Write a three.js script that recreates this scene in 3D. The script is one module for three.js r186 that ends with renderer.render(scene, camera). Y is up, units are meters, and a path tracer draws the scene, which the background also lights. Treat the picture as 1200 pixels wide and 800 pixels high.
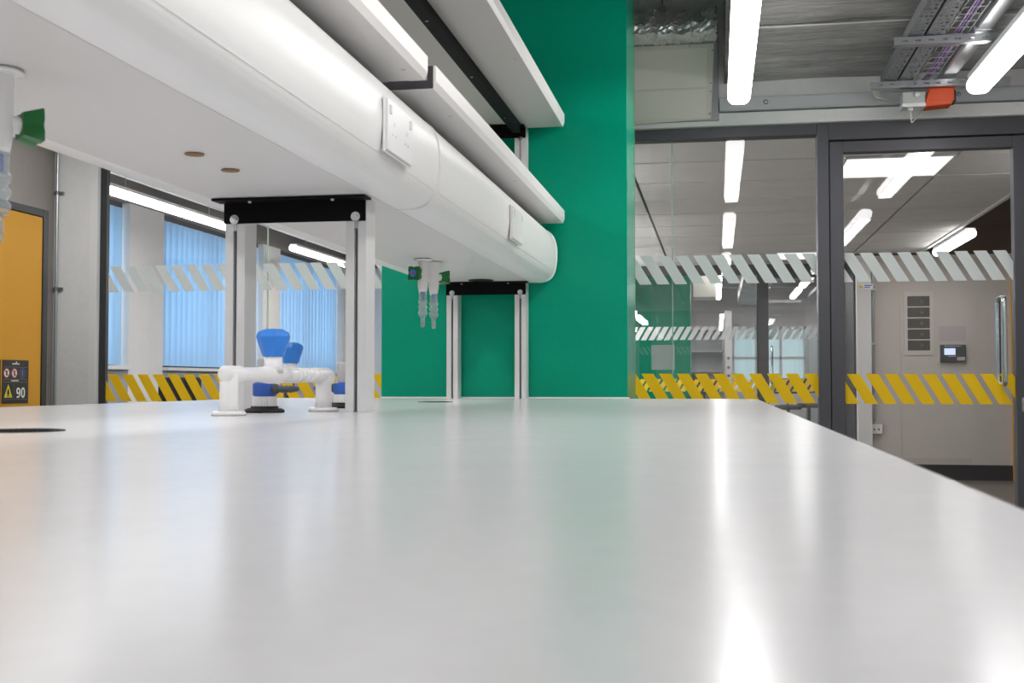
import * as THREE from 'three';
import { RoundedBoxGeometry } from 'three/addons/geometries/RoundedBoxGeometry.js';
import { mergeGeometries, toCreasedNormals } from 'three/addons/utils/BufferGeometryUtils.js';
import { RectAreaLightUniformsLib } from 'three/addons/lights/RectAreaLightUniformsLib.js';

// ---------------------------------------------------------------- camera, sky, exposure
RectAreaLightUniformsLib.init();
const scene = new THREE.Scene();
const EYE = new THREE.Vector3(0, 0.965, 0);
const camera = new THREE.PerspectiveCamera(2 * Math.atan(400 / 1370) * 180 / Math.PI, 1.5, 0.02, 100);
camera.position.copy(EYE);
camera.rotation.order = 'YXZ';
camera.rotation.set(2.0066 * Math.PI / 180, 9.9304 * Math.PI / 180, 0);
camera.focus = 4.6;
camera.userData.fStop = 13;
scene.add(camera);
scene.background = new THREE.Color().setRGB(1.35, 1.65, 1.9);      // bright overcast sky outside the windows
const renderer = new THREE.WebGLRenderer();
renderer.toneMapping = THREE.LinearToneMapping;
renderer.toneMappingExposure = 1.25;
renderer.shadowMap.enabled = true;
const LAMP_RADIANCE = 11, LAMP_GLOW = 8, PANEL_RADIANCE = 1.2;
const LAMP_COLOR = new THREE.Color().setRGB(1, 0.988, 0.98);

// ---------------------------------------------------------------- helpers
let seed = 20240611;
function rnd() { seed |= 0; seed = seed + 0x6D2B79F5 | 0; let t = Math.imul(seed ^ seed >>> 15, 1 | seed); t = t + Math.imul(t ^ t >>> 7, 61 | t) ^ t; return ((t ^ t >>> 14) >>> 0) / 4294967296; }
const taken = {};
function numbered(name) { const n = taken[name] = (taken[name] ?? -1) + 1; return n ? name + '_' + String(n).padStart(3, '0') : name; }
function mesh(name, geo, mat, parent) {
  const m = new THREE.Mesh(geo, mat);
  m.castShadow = m.receiveShadow = true;
  m.name = parent ? name : numbered(name);
  (parent || scene).add(m);
  return m;
}
function tag(o, label, category, group) { o.userData.label = label; o.userData.category = category; if (group) o.userData.group = group; return o; }
function thing(name, label, category, [x, y, z] = [0, 0, 0], turn = 0, group) {
  const g = new THREE.Group(); g.name = numbered(name); g.position.set(x, y, z); g.rotation.y = turn; scene.add(g);
  return tag(g, label, category, group);
}
function struct(name, label, geo, mat) {
  const o = geo ? mesh(name, geo, mat) : new THREE.Group();
  if (!geo) { o.name = numbered(name); scene.add(o); }
  o.userData.kind = 'structure'; o.userData.label = label; o.userData.category = name.split('_')[0];
  return o;
}
function dup(o, [x, y, z], turn, label) { const c = o.clone(); c.name = numbered(o.name.replace(/_\d{3}$/, '')); c.userData = { ...o.userData }; if (label) c.userData.label = label; c.position.set(x, y, z); c.rotation.y = turn; scene.add(c); return c; }
function bx(x0, x1, y0, y1, z0, z1, bevel = 0) {               // box by its bounds, uv in metres
  const w = Math.abs(x1 - x0), h = Math.abs(y1 - y0), d = Math.abs(z1 - z0);
  let g;
  if (bevel) g = new RoundedBoxGeometry(w, h, d, 2, Math.min(bevel, w / 2.01, h / 2.01, d / 2.01)); else g = new THREE.BoxGeometry(w, h, d);
  g.translate((x0 + x1) / 2, (y0 + y1) / 2, (z0 + z1) / 2);
  return metreUV(g);
}
function metreUV(g) {
  if (!g.attributes.normal) g.computeVertexNormals();
  const p = g.attributes.position, n = g.attributes.normal, uv = new Float32Array(p.count * 2);
  for (let i = 0; i < p.count; i++) {
    const a = Math.abs(n.getX(i)), b = Math.abs(n.getY(i)), c = Math.abs(n.getZ(i));
    if (b >= a && b >= c) { uv[2 * i] = p.getX(i); uv[2 * i + 1] = p.getZ(i); }
    else if (a >= c) { uv[2 * i] = p.getZ(i); uv[2 * i + 1] = p.getY(i); }
    else { uv[2 * i] = p.getX(i); uv[2 * i + 1] = p.getY(i); }
  }
  g.setAttribute('uv', new THREE.BufferAttribute(uv, 2));
  return g;
}
const plain = g => { const h = g.index ? g.toNonIndexed() : g; for (const k of Object.keys(h.attributes)) if (!['position', 'normal', 'uv'].includes(k)) h.deleteAttribute(k); return h; };
const join = a => a.length === 1 ? a[0] : mergeGeometries(a.map(plain));
function cyl(r0, r1, from, to, seg = 24) {                      // cylinder between two points (r0 at from)
  const a = new THREE.Vector3(...from), b = new THREE.Vector3(...to), l = a.distanceTo(b);
  const g = new THREE.CylinderGeometry(r1, r0, l, seg);
  g.applyQuaternion(new THREE.Quaternion().setFromUnitVectors(new THREE.Vector3(0, 1, 0), b.clone().sub(a).normalize()));
  g.translate((a.x + b.x) / 2, (a.y + b.y) / 2, (a.z + b.z) / 2);
  return g;
}
const lathe = (pts, seg = 28) => new THREE.LatheGeometry(pts.map(p => new THREE.Vector2(...p)), seg);
function tube(pts, r, seg = 40, rs = 8) { return new THREE.TubeGeometry(new THREE.CatmullRomCurve3(pts.map(p => new THREE.Vector3(...p))), seg, r, rs, false); }
function prismZ(pts, z0, z1, bevel = 0, holes = []) {           // outline in x, y pulled along z
  const s = new THREE.Shape(pts.map(p => new THREE.Vector2(...p)));
  for (const h of holes) s.holes.push(new THREE.Path(h.map(p => new THREE.Vector2(...p))));
  const lo = Math.min(z0, z1), hi = Math.max(z0, z1);
  const g = new THREE.ExtrudeGeometry(s, { depth: hi - lo - 2 * bevel, bevelEnabled: bevel > 0, bevelSize: bevel, bevelThickness: bevel, bevelSegments: 2, bevelOffset: -bevel, curveSegments: 12 });
  g.translate(0, 0, lo + bevel);
  return g;
}
function prismY(pts, y0, y1, bevel = 0, holes = []) {           // outline in x, z pulled up
  const g = prismZ(pts.map(([x, z]) => [x, -z]), y0, y1, bevel, holes.map(h => h.map(([x, z]) => [x, -z])));
  g.rotateX(-Math.PI / 2);
  return g;
}
function circle(cx, cy, r, n = 20) { return Array.from({ length: n }, (_, i) => [cx + r * Math.cos(i / n * 2 * Math.PI), cy + r * Math.sin(i / n * 2 * Math.PI)]); }

// ---------------------------------------------------------------- textures and materials
function noiseTex(n, fn, srgb, rx = 1, ry = 1) {
  const d = new Uint8Array(n * n * 4);
  for (let j = 0; j < n; j++) for (let i = 0; i < n; i++) { const c = fn(i, j, n), k = (j * n + i) * 4; d[k] = c[0]; d[k + 1] = c[1]; d[k + 2] = c[2]; d[k + 3] = 255; }
  const t = new THREE.DataTexture(d, n, n); t.magFilter = THREE.LinearFilter; t.minFilter = THREE.LinearFilter; t.wrapS = t.wrapT = THREE.RepeatWrapping; t.repeat.set(rx, ry);
  if (srgb) t.colorSpace = THREE.SRGBColorSpace;
  t.needsUpdate = true;
  return t;
}
function valueNoise(n, cx, cy) {                                // tiling value noise, cx by cy cells
  const v = Array.from({ length: cx * cy }, rnd), sm = t => t * t * (3 - 2 * t);
  return (i, j) => {
    const x = i / n * cx, y = j / n * cy, a = Math.floor(x), b = Math.floor(y), u = sm(x - a), w = sm(y - b);
    const at = (p, q) => v[(q % cy) * cx + p % cx];
    return (at(a, b) * (1 - u) + at(a + 1, b) * u) * (1 - w) + (at(a, b + 1) * (1 - u) + at(a + 1, b + 1) * u) * w;
  };
}
function layered(n, list) { const fs = list.map(([cx, cy, w]) => [valueNoise(n, cx, cy), w]), tot = list.reduce((s, l) => s + l[2], 0); return (i, j) => fs.reduce((s, [f, w]) => s + f(i, j) * w, 0) / tot; }
const grey = v => { const c = Math.max(0, Math.min(255, v)); return [c, c, c]; };
function tinted(hex, spread, list, n = 256) { const c = new THREE.Color(hex), s = c.clone().convertLinearToSRGB(), f = layered(n, list); return noiseTex(n, (i, j) => { const k = 1 + (f(i, j) - 0.5) * spread; return [s.r, s.g, s.b].map(q => Math.max(0, Math.min(255, q * 255 * k))); }, true); }
function S(color, roughness = 0.5, metalness = 0, extra = {}) { return new THREE.MeshStandardMaterial({ color, roughness, metalness, ...extra }); }
function P(o) { return new THREE.MeshPhysicalMaterial(o); }

const fineBump = noiseTex(256, ((f) => (i, j) => grey(f(i, j) * 255))(layered(256, [[64, 64, 1], [128, 128, 1]])));
const foilStreak = layered(512, [[8, 30, 1.2], [20, 70, 1], [50, 140, 0.9], [120, 220, 0.6], [5, 7, 0.9]]);
const foilBump = noiseTex(512, (i, j) => grey(foilStreak(i, j) * 255));
const foilGrain = layered(512, [[5, 28, 0.8], [16, 60, 0.8], [6, 7, 1.2], [60, 130, 0.7], [180, 256, 0.4]]);
const foilColor = noiseTex(512, (i, j) => { const g = foilGrain(i, j), v = 165 + (g - 0.5) * 150; return [v * 1.005, v, v * 0.985].map(q => Math.max(0, Math.min(255, q))); }, true);
const M = {
  bench: S(0xffffff, 0.21, 0, { map: tinted('#dedee0', 0.03, [[128, 128, 1], [16, 16, 0.6]]) }),
  whitePlastic: S('#eeeded', 0.3),
  trunk: S('#eeeeed', 0.34),
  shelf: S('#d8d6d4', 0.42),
  shelfLip: S('#efedeb', 0.4),
  darkEdge: S('#3b383d', 0.55),
  black: P({ color: '#060608', roughness: 0.6, specularIntensity: 0.3 }),
  blackMatt: S('#18181a', 0.6),
  alu: S('#dedede', 0.4, 0.12),
  groove: S('#77777a', 0.5, 0.4),
  zinc: S('#b9bcc0', 0.32, 0.9),
  steel: S('#a7a9ad', 0.42, 0.6),
  channel: S('#c3c6c9', 0.4, 0.3),
  tape: S('#e2e2e0', 0.4, 0.15),
  spandrel: S('#a0a6ae', 0.7),
  opal: P({ color: '#e3ece9', roughness: 0.9, transmission: 0.55, thickness: 0 }),
  chrome: S('#d5d7d8', 0.16, 1),
  green: P({ color: 0xffffff, roughness: 0.24, specularIntensity: 0.3, map: tinted('#009a79', 0.05, [[200, 200, 1], [12, 12, 0.7]]) }),
  blue: S('#2f86e8', 0.36),
  tray: S('#85878b', 0.45, 0.5),
  blueDark: S('#2f5fb8', 0.4),
  knobGreen: S('#0c6a2c', 0.35),
  red: S('#c2452c', 0.4),
  clear: P({ color: '#e8eef0', roughness: 0.12, transmission: 0.75, thickness: 0 }),
  wall: S(0xffffff, 0.85, 0, { map: tinted('#ebeae9', 0.03, [[64, 64, 1], [10, 10, 1]]), bumpMap: fineBump, bumpScale: 0.0006 }),
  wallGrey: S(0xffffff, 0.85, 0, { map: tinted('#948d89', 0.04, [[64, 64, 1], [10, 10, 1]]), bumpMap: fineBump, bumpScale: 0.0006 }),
  wallBeige: S(0xffffff, 0.8, 0, { map: tinted('#cbc3bb', 0.03, [[64, 64, 1], [9, 9, 1]]) }),
  brown: S('#5a4638', 0.9),
  concrete: S(0xffffff, 0.9, 0, { map: tinted('#6d6966', 0.3, [[6, 6, 1], [40, 40, 1]]) }),
  floor: S(0xffffff, 0.35, 0, { map: tinted('#77716c', 0.16, [[128, 128, 1], [24, 24, 0.7]]) }),
  skirting: S('#2c2c2e', 0.55),
  frame: S('#55555b', 0.45, 0.25),
  frameDark: S('#3c3d40', 0.45, 0.25),
  glass: P({ color: '#ffffff', roughness: 0, transmission: 1, thickness: 0, ior: 1.5 }),
  glassEdge: P({ color: '#d4ece2', roughness: 0.1, transmission: 0.6, thickness: 0 }),
  filmWhite: P({ color: '#e9edec', roughness: 0.95, transmission: 0.35, thickness: 0 }),
  filmYellow: P({ color: '#ffde00', roughness: 0.9, transmission: 0.35, thickness: 0 }),
  tile: S(0xffffff, 0.9, 0, { map: tinted('#e3e1de', 0.05, [[128, 128, 1], [7, 7, 1]]) }),
  foil: S(0xffffff, 0.42, 0.35, { map: foilColor, bumpMap: foilBump, bumpScale: 0.006 }),
  crumple: S('#e6e7e6', 0.3, 0.55),
  cream: S('#e6e3d9', 0.5),
  creamEdge: S('#dcd6cc', 0.5),
  yellow: S(0xffffff, 0.6, 0, { map: tinted('#d99a10', 0.04, [[150, 150, 1], [8, 8, 1]]) }),
  carcass: S('#262729', 0.5),
  blind: P({ color: '#d0e9fa', roughness: 0.98, transmission: 0.7, thickness: 0, side: THREE.DoubleSide }),
  orange: S('#e0531c', 0.45),
  boxGrey: S('#bdbdbb', 0.5),
  purple: S('#8d6aa3', 0.45),
  whiteCable: S('#d9d7d2', 0.5),
  diffuser: S('#f5f3ef', 0.4, 0, { emissive: LAMP_COLOR, emissiveIntensity: LAMP_GLOW }),
  diffuserBright: S('#f5f3ef', 0.4, 0, { emissive: LAMP_COLOR, emissiveIntensity: LAMP_GLOW * 3 }),
  lampBody: S('#c9cacb', 0.5),
  chair: S('#1b1b1d', 0.7),
};

// ---------------------------------------------------------------- structure: floor, walls, ceilings
const ZG = -5.8, ZC = -13.2, ZE = -21.2;                        // glass partition, far glass partition, far end wall
const XW = -3.51, XR = 3.5, XO = -4.3, ZB = 3.2;                // lab side walls, outer wall of the corridor, wall behind the camera
struct('floor', 'grey vinyl floor running through the lab, corridor and far lab', bx(-4.6, 6.2, -0.1, 0, ZE - 0.2, ZB + 0.15), M.floor);
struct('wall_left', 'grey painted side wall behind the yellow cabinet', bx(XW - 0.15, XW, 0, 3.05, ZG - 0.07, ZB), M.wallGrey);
struct('wall_right', 'white painted side wall of the near lab', bx(XR, XR + 0.15, 0, 3.05, ZG - 0.07, ZB), M.wall);
struct('wall_back', 'white painted wall at the end of the near lab', bx(XW - 0.15, XR + 0.15, 0, 3.05, ZB, ZB + 0.15), M.wall);
{
  const w = struct('wall_front', 'white plaster pier and bulkhead round the glass partition');
  mesh('pier', bx(XW, -3.26, 0, 2.21, ZG - 0.05, ZG + 0.05), M.wall, w);
  mesh('corner_bead', bx(-3.298, -3.258, 0, 2.205, ZG + 0.045, ZG + 0.054), M.whitePlastic, w);
  mesh('bulkhead', bx(XW, XR, 2.21, 2.272, ZG - 0.06, ZG + 0.075, 0.004), M.wall, w);
  mesh('upper_wall', bx(XW, XR, 2.272, 3.05, ZG - 0.06, ZG + 0.03), M.wall, w);
  mesh('side_panel', bx(1.49, XR, 0, 2.21, ZG - 0.05, ZG + 0.05), M.wall, w);
}
struct('ceiling', 'dark concrete soffit above the lab bench', bx(XW - 0.15, XR + 0.15, 3.05, 3.2, ZG - 0.1, ZB + 0.15), M.concrete);
struct('wall_soffit', 'dark upstand beside the foil faced ceiling', bx(0.045, 0.075, 2.425, 3.05, ZG + 0.03, ZB), M.concrete);
{
  const c = struct('ceiling_foil', 'silver foil faced insulation sheets lining the ceiling');
  c.userData.category = 'ceiling';
  let k = 0;
  for (let z = ZG + 0.03; z < ZB - 0.05; k++) {
    const z1 = k === 0 ? -4.87 : Math.min(ZB, z + 1.05);
    const g = new THREE.BoxGeometry(XR - 0.075, 0.03, z1 - z - 0.006, 60, 1, 12), p = g.attributes.position;
    for (let i = 0; i < p.count; i++) {
      const X = p.getX(i), Z = p.getZ(i);
      if (p.getY(i) < 0) p.setY(i, p.getY(i) - 0.004 * Math.sin(X * 3.1 + k) - 0.004 * Math.sin(Z * 9 + X * 1.3 + k * 2) - 0.003 * Math.cos(X * 11 + Z * 17));
    }
    g.computeVertexNormals(); metreUV(g);
    const uv = g.attributes.uv; for (let i = 0; i < uv.count; i++) uv.setXY(i, uv.getX(i) * 0.45 + k * 0.37, uv.getY(i) * 0.9 + k * 0.61);
    g.translate((XR + 0.075) / 2, 2.452 + (k % 2) * 0.004, (z + z1) / 2);
    mesh('foil_sheet', g, M.foil, c);
    mesh('seam_tape', bx(0.08, XR, 2.4235, 2.427, z1 - 0.007, z1 + 0.004), M.tape, c);
    z = z1;
  }
}
// corridor and far lab shell
struct('wall_corridor_end', 'dark unfinished wall above the beige corridor wall', bx(1.36, 6, 2.24, 3.3, -12.42, -12.25), M.brown);
{
  const w = struct('wall_corridor', 'beige corridor wall with service panels seen through the door');
  mesh('wall_face', bx(1.385, 6, 0.15, 2.24, -12.42, -12.2), M.wallBeige, w);
  mesh('skirting', bx(1.385, 6, 0, 0.15, -12.42, -12.19), M.skirting, w);
  mesh('return_face', bx(1.365, 1.385, 0, 2.24, -13.15, -12.2), M.frameDark, w);
}
struct('wall_corridor_right', 'brown wall at the far side of the corridor', bx(6, 6.15, 0, 3.3, ZC, ZG + 0.05), M.brown);
struct('ceiling_void', 'dark slab above the corridor ceiling tiles', bx(-4.6, 6.2, 3.3, 3.4, ZC - 0.1, ZG - 0.1), M.concrete);
struct('wall_corridor_head', 'dark wall above the partition on the corridor side', bx(-4.6, 6.2, 2.272, 3.3, ZG - 0.1, ZG - 0.062), M.concrete);
struct('wall_lab_return', 'white corridor wall to the right of the lab', bx(XR + 0.15, 6.15, 0, 3.3, ZG - 0.06, ZG + 0.05), M.wall);
struct('wall_lab_return_left', 'white corridor wall to the left of the lab', bx(-4.6, XW, 0, 3.3, ZG - 0.06, ZG + 0.05), M.wall);
{
  const c = struct('ceiling_tiled', 'grey tiled suspended ceiling of the corridor');
  c.userData.category = 'ceiling';
  const xs = [-3.65, -2.38, -0.51, 1.362, 2.0], dz = 0.7155, z0 = -7.661 + 3 * dz;
  for (let i = 0; i < 4; i++) for (let k = 0; k < 12; k++) {
    let a = z0 - k * dz, b = a - dz;
    a = Math.min(a, ZG - 0.065); b = Math.max(b, ZC + 0.06);
    if (a - b < 0.05) continue;
    const x1 = xs[i + 1];
    mesh('ceiling_tile', bx(xs[i] + 0.01, x1 - 0.01, 2.265 + rnd() * 0.0015, 2.29, b + 0.016, a - 0.016), M.tile, c);
  }
  mesh('grid_backing', bx(-3.65, 2.0, 2.291, 2.31, ZC + 0.06, ZG - 0.11), M.blackMatt, c);
  mesh('edge_trim', bx(2.0, 2.03, 2.255, 2.33, ZC + 0.06, ZG - 0.11), M.tile, c);
  mesh('edge_trim', bx(-3.68, -3.65, 2.255, 2.33, ZC + 0.06, ZG - 0.11), M.tile, c);
}
// outer wall of the corridor with window openings
const openings = [[-8.05, -6.3], [-10.66, -8.6], [-13.05, -11.1]];
{
  const w = struct('wall_outer', 'white outer wall with grey lower panels under the blue blinds');
  const X0 = XO - 0.3;
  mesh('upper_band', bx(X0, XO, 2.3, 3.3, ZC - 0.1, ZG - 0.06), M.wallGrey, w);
  mesh('pier', bx(X0, XO, 0, 2.3, -6.3, ZG - 0.06), M.wall, w);
  mesh('pier', bx(X0, XO, 0, 2.3, -8.6, -8.05), M.wall, w);
  mesh('pier', bx(X0, XO, 0, 2.3, -11.1, -10.66), M.wall, w);
  mesh('pier', bx(X0, XO, 0, 2.3, ZC - 0.1, -13.05), M.wall, w);
  for (const [a, b] of openings) { mesh('spandrel', bx(X0, XO, 0, 1.06, a, b), M.spandrel, w); mesh('sill', bx(X0, XO + 0.05, 1.06, 1.085, a, b), M.wall, w); }
}
openings.forEach(([a, b], n) => {
  const w = struct('window_' + (n + 4), 'outer window of the corridor behind blue vertical blinds');
  w.userData.category = 'window';
  const X = XO - 0.22;
  mesh('frame', join([bx(X - 0.03, X + 0.03, 1.085, 1.14, a, b), bx(X - 0.03, X + 0.03, 2.24, 2.3, a, b), bx(X - 0.03, X + 0.03, 1.14, 2.24, a, a + 0.05), bx(X - 0.03, X + 0.03, 1.14, 2.24, b - 0.05, b), bx(X - 0.03, X + 0.03, 1.14, 2.24, (a + b) / 2 - 0.03, (a + b) / 2 + 0.03)]), M.frameDark, w);
  mesh('pane', bx(X - 0.005, X + 0.005, 1.14, 2.24, a + 0.05, (a + b) / 2 - 0.03), M.glass, w);
  mesh('pane', bx(X - 0.005, X + 0.005, 1.14, 2.24, (a + b) / 2 + 0.03, b - 0.05), M.glass, w);
});
// far lab shell
struct('wall_far_left', 'white side wall of the far lab', bx(-3.65, XW, 0, 3.05, ZE, ZC - 0.05), M.wall);
struct('wall_far_right', 'white side wall of the far lab beside its door', bx(XR, XR + 0.15, 0, 3.05, ZE, ZC - 0.05), M.wall);
struct('ceiling_far', 'pale metal soffit of the far lab', bx(-3.65, XR + 0.15, 2.75, 2.9, ZE, ZC - 0.05), S('#a9aaab', 0.6, 0.3));
{
  const w = struct('wall_far', 'white end wall of the far lab round bright windows');
  mesh('wall_face', bx(-3.65, 0.27, 0, 3.05, ZE - 0.2, ZE), M.wall, w);
  mesh('wall_face', bx(1.56, XR + 0.15, 0, 3.05, ZE - 0.2, ZE), M.wall, w);
  mesh('spandrel', bx(0.27, 1.56, 0, 0.8, ZE - 0.2, ZE), M.wall, w);
  mesh('lintel', bx(0.27, 1.56, 1.95, 3.05, ZE - 0.2, ZE), M.wall, w);
}
{
  const w = struct('window_7', 'bright end window of the far lab with slim white bars');
  w.userData.category = 'window';
  const g = [];
  for (const x of [0.29, 0.7, 1.12, 1.54]) g.push(bx(x - 0.02, x + 0.02, 0.8, 1.95, ZE - 0.12, ZE - 0.07));
  for (const y of [0.82, 1.4, 1.93]) g.push(bx(0.27, 1.56, y - 0.02, y + 0.02, ZE - 0.12, ZE - 0.07));
  mesh('frame', join(g), M.whitePlastic, w);
  for (const [a, b] of [[0.31, 0.68], [0.72, 1.1], [1.14, 1.52]]) for (const [c, d] of [[0.84, 1.38], [1.42, 1.91]]) mesh('pane', bx(a, b, c, d, ZE - 0.1, ZE - 0.09), M.opal, w);
}

// ---------------------------------------------------------------- glass partitions with manifestation stripes
function clipX(poly, x0, x1) {
  for (const [lim, s] of [[x0, 1], [x1, -1]]) {
    const out = [];
    for (let i = 0; i < poly.length; i++) {
      const a = poly[i], b = poly[(i + 1) % poly.length], ia = (a[0] - lim) * s >= 0, ib = (b[0] - lim) * s >= 0;
      if (ia) out.push(a);
      if (ia !== ib) { const t = (lim - a[0]) / (b[0] - a[0]); out.push([lim, a[1] + t * (b[1] - a[1])]); }
    }
    poly = out;
  }
  return poly;
}
function stripes(parent, name, mat, x0, x1, y0, y1, z, phase, flip = false) {
  const per = 0.0865, w = 0.059, run = 0.085;
  for (let k = Math.floor((x0 - phase) / per) - 2; ; k++) {
    const x = phase + k * per;
    if (x - 0.1 > x1) break;
    const p = flip ? [[x, y0], [x + w, y0], [x + w + run, y1], [x + run, y1]] : [[x + run, y0], [x + run + w, y0], [x + w, y1], [x, y1]];
    const c = clipX(p, x0, x1);
    if (c.length < 3) continue;
    const area = Math.abs(c.reduce((s, a, i) => { const b = c[(i + 1) % c.length]; return s + a[0] * b[1] - b[0] * a[1]; }, 0)) / 2;
    if (area < 2e-4) continue;
    mesh(name, prismZ(c, z, z + 0.0008), mat, parent);
  }
}
// near partition: fixed glazing left of the door
{
  const w = struct('window_1', 'fixed glass screen with white and yellow diagonal stripes behind the green panel');
  w.userData.category = 'window';
  mesh('head_rail', bx(-3.26, 0.482, 2.158, 2.21, ZG - 0.05, ZG + 0.04, 0.003), M.frame, w);
  mesh('bottom_rail', bx(-3.26, 0.482, 0, 0.06, ZG - 0.05, ZG + 0.04, 0.003), M.frame, w);
  mesh('end_stile', bx(-3.26, -3.222, 0.06, 2.158, ZG - 0.016, ZG + 0.016, 0.002), M.frameDark, w);
  for (const [a, b] of [[-3.222, -2.317], [-2.313, -0.214], [-0.21, 0.482]]) mesh('pane', bx(a, b, 0.06, 2.158, ZG - 0.005, ZG + 0.005), M.glass, w);
  for (const x of [-2.315, -0.212]) mesh('glass_joint', bx(x - 0.0025, x + 0.0025, 0.06, 2.158, ZG - 0.006, ZG + 0.006), M.glassEdge, w);
  stripes(w, 'white_stripe', M.filmWhite, -3.213, -1.1, 1.448, 1.588, ZG + 0.006, -3.12);
  stripes(w, 'yellow_stripe', M.filmYellow, -3.23, -1.1, 0.865, 1.008, ZG + 0.006, -3.214);
  stripes(w, 'white_stripe', M.filmWhite, -0.7, 0.478, 1.448, 1.588, ZG + 0.006, -0.37);
  stripes(w, 'yellow_stripe', M.filmYellow, -0.7, 0.485, 0.865, 1.008, ZG + 0.006, -0.366);
}
{
  const d = struct('door_1', 'grey framed glass door with a tubular pull handle and diagonal stripes');
  mesh('frame_post', bx(0.482, 0.536, 0, 2.21, ZG - 0.06, ZG + 0.045, 0.003), M.frame, d);
  mesh('frame_head', bx(0.536, 1.49, 2.128, 2.21, ZG - 0.06, ZG + 0.045, 0.003), M.frame, d);
  mesh('frame_post', bx(1.445, 1.49, 0, 2.128, ZG - 0.06, ZG + 0.045, 0.003), M.frame, d);
  const leaf = mesh('leaf_frame', join([bx(0.54, 0.604, 0.01, 2.122, ZG - 0.03, ZG + 0.033, 0.003), bx(1.374, 1.441, 0.01, 2.122, ZG - 0.03, ZG + 0.033, 0.003), bx(0.604, 1.374, 2.068, 2.122, ZG - 0.03, ZG + 0.033, 0.003), bx(0.604, 1.374, 0.01, 0.16, ZG - 0.03, ZG + 0.033, 0.003)]), M.frame, d);
  mesh('pane', bx(0.604, 1.374, 0.16, 2.068, ZG - 0.005, ZG + 0.005), M.glass, d);
  stripes(d, 'white_stripe', M.filmWhite, 0.606, 1.374, 1.446, 1.586, ZG + 0.006, 0.677);
  stripes(d, 'yellow_stripe', M.filmYellow, 0.606, 1.38, 0.863, 1.006, ZG + 0.006, 0.613);
  for (const s of [1, -1]) {
    const z0 = ZG + s * 0.006, z1 = ZG + s * 0.062;
    mesh('pull_handle', tube([[1.318, 1.36, z0], [1.318, 1.36, z1 - s * 0.02], [1.318, 1.352, z1 - s * 0.004], [1.318, 1.33, z1], [1.318, 1.16, z1], [1.318, 0.985, z1], [1.318, 0.963, z1 - s * 0.004], [1.318, 0.955, z1 - s * 0.02], [1.318, 0.955, z0]], 0.0115, 90, 12), M.chrome, d);
  }
  const lk = mesh('lock_plate', prismZ(circle(0, 0, 0.014, 16).map(([x, y]) => [x + 1.408, y + (y > 0 ? 0.022 : -0.022) + 0.862]), ZG + 0.033, ZG + 0.039), M.chrome, d);
  mesh('cylinder', cyl(0.008, 0.008, [1.408, 0.868, ZG + 0.038], [1.408, 0.868, ZG + 0.046]), M.zinc, lk);
}
// far partition
{
  const w = struct('window_2', 'glass screen of the far lab with reversed diagonal stripes');
  w.userData.category = 'window';
  mesh('head_rail', bx(-3.51, 0.44, 2.158, 2.3, ZC - 0.05, ZC + 0.05), M.frame, w);
  mesh('bottom_rail', bx(-3.51, 0.44, 0, 0.06, ZC - 0.05, ZC + 0.05), M.frame, w);
  mesh('end_stile', bx(-3.51, -3.4, 0.06, 2.158, ZC - 0.05, ZC + 0.05), M.frame, w);
  for (const [a, b] of [[-3.4, -1.9], [-1.896, 0.44]]) mesh('pane', bx(a, b, 0.06, 2.158, ZC - 0.005, ZC + 0.005), M.glass, w);
  stripes(w, 'white_stripe', M.filmWhite, -1.1, 0.438, 1.44, 1.588, ZC - 0.008, -1.1, true);
  stripes(w, 'yellow_stripe', M.filmYellow, -1.1, 0.438, 0.865, 1.003, ZC - 0.008, -1.1, true);
}
{
  const d = struct('door_2', 'dark framed glass door of the far lab with reversed stripes');
  mesh('frame_post', bx(0.44, 0.565, 0, 2.3, ZC - 0.06, ZC + 0.06), M.frameDark, d);
  mesh('frame_post', bx(1.3, 1.365, 0, 2.3, ZC - 0.06, ZC + 0.06), M.frameDark, d);
  mesh('frame_head', bx(0.565, 1.3, 2.12, 2.3, ZC - 0.06, ZC + 0.06), M.frameDark, d);
  mesh('pane', bx(0.565, 1.3, 0.02, 2.12, ZC - 0.005, ZC + 0.005), M.glass, d);
  stripes(d, 'white_stripe', M.filmWhite, 0.567, 1.298, 1.44, 1.588, ZC - 0.008, 0.55, true);
  stripes(d, 'yellow_stripe', M.filmYellow, 0.567, 1.298, 0.865, 1.003, ZC - 0.008, 0.55, true);
  mesh('pull_handle', tube([[0.6, 1.36, ZC + 0.006], [0.6, 1.355, ZC + 0.06], [0.6, 1.15, ZC + 0.062], [0.6, 0.96, ZC + 0.06], [0.6, 0.955, ZC + 0.006]], 0.012, 40, 8), M.chrome, d);
}
struct('wall_far_head', 'dark wall above the far lab partition', bx(-4.6, 6.2, 2.3, 3.3, ZC - 0.05, ZC + 0.05), M.concrete);
struct('wall_far_side', 'white corridor wall left of the far lab screen', bx(-4.6, -3.51, 0, 2.3, ZC - 0.05, ZC + 0.05), M.wall);
struct('wall_far_side_right', 'corridor wall right of the far lab door', bx(1.365, 6.2, 0, 2.3, ZC - 0.05, ZC + 0.05), M.wallBeige);
struct('door_3', 'yellow door at the end of the beige corridor wall', join([bx(2.86, 3.75, 0, 2.1, -12.2, -12.17, 0.003)]), M.yellow);

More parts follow.
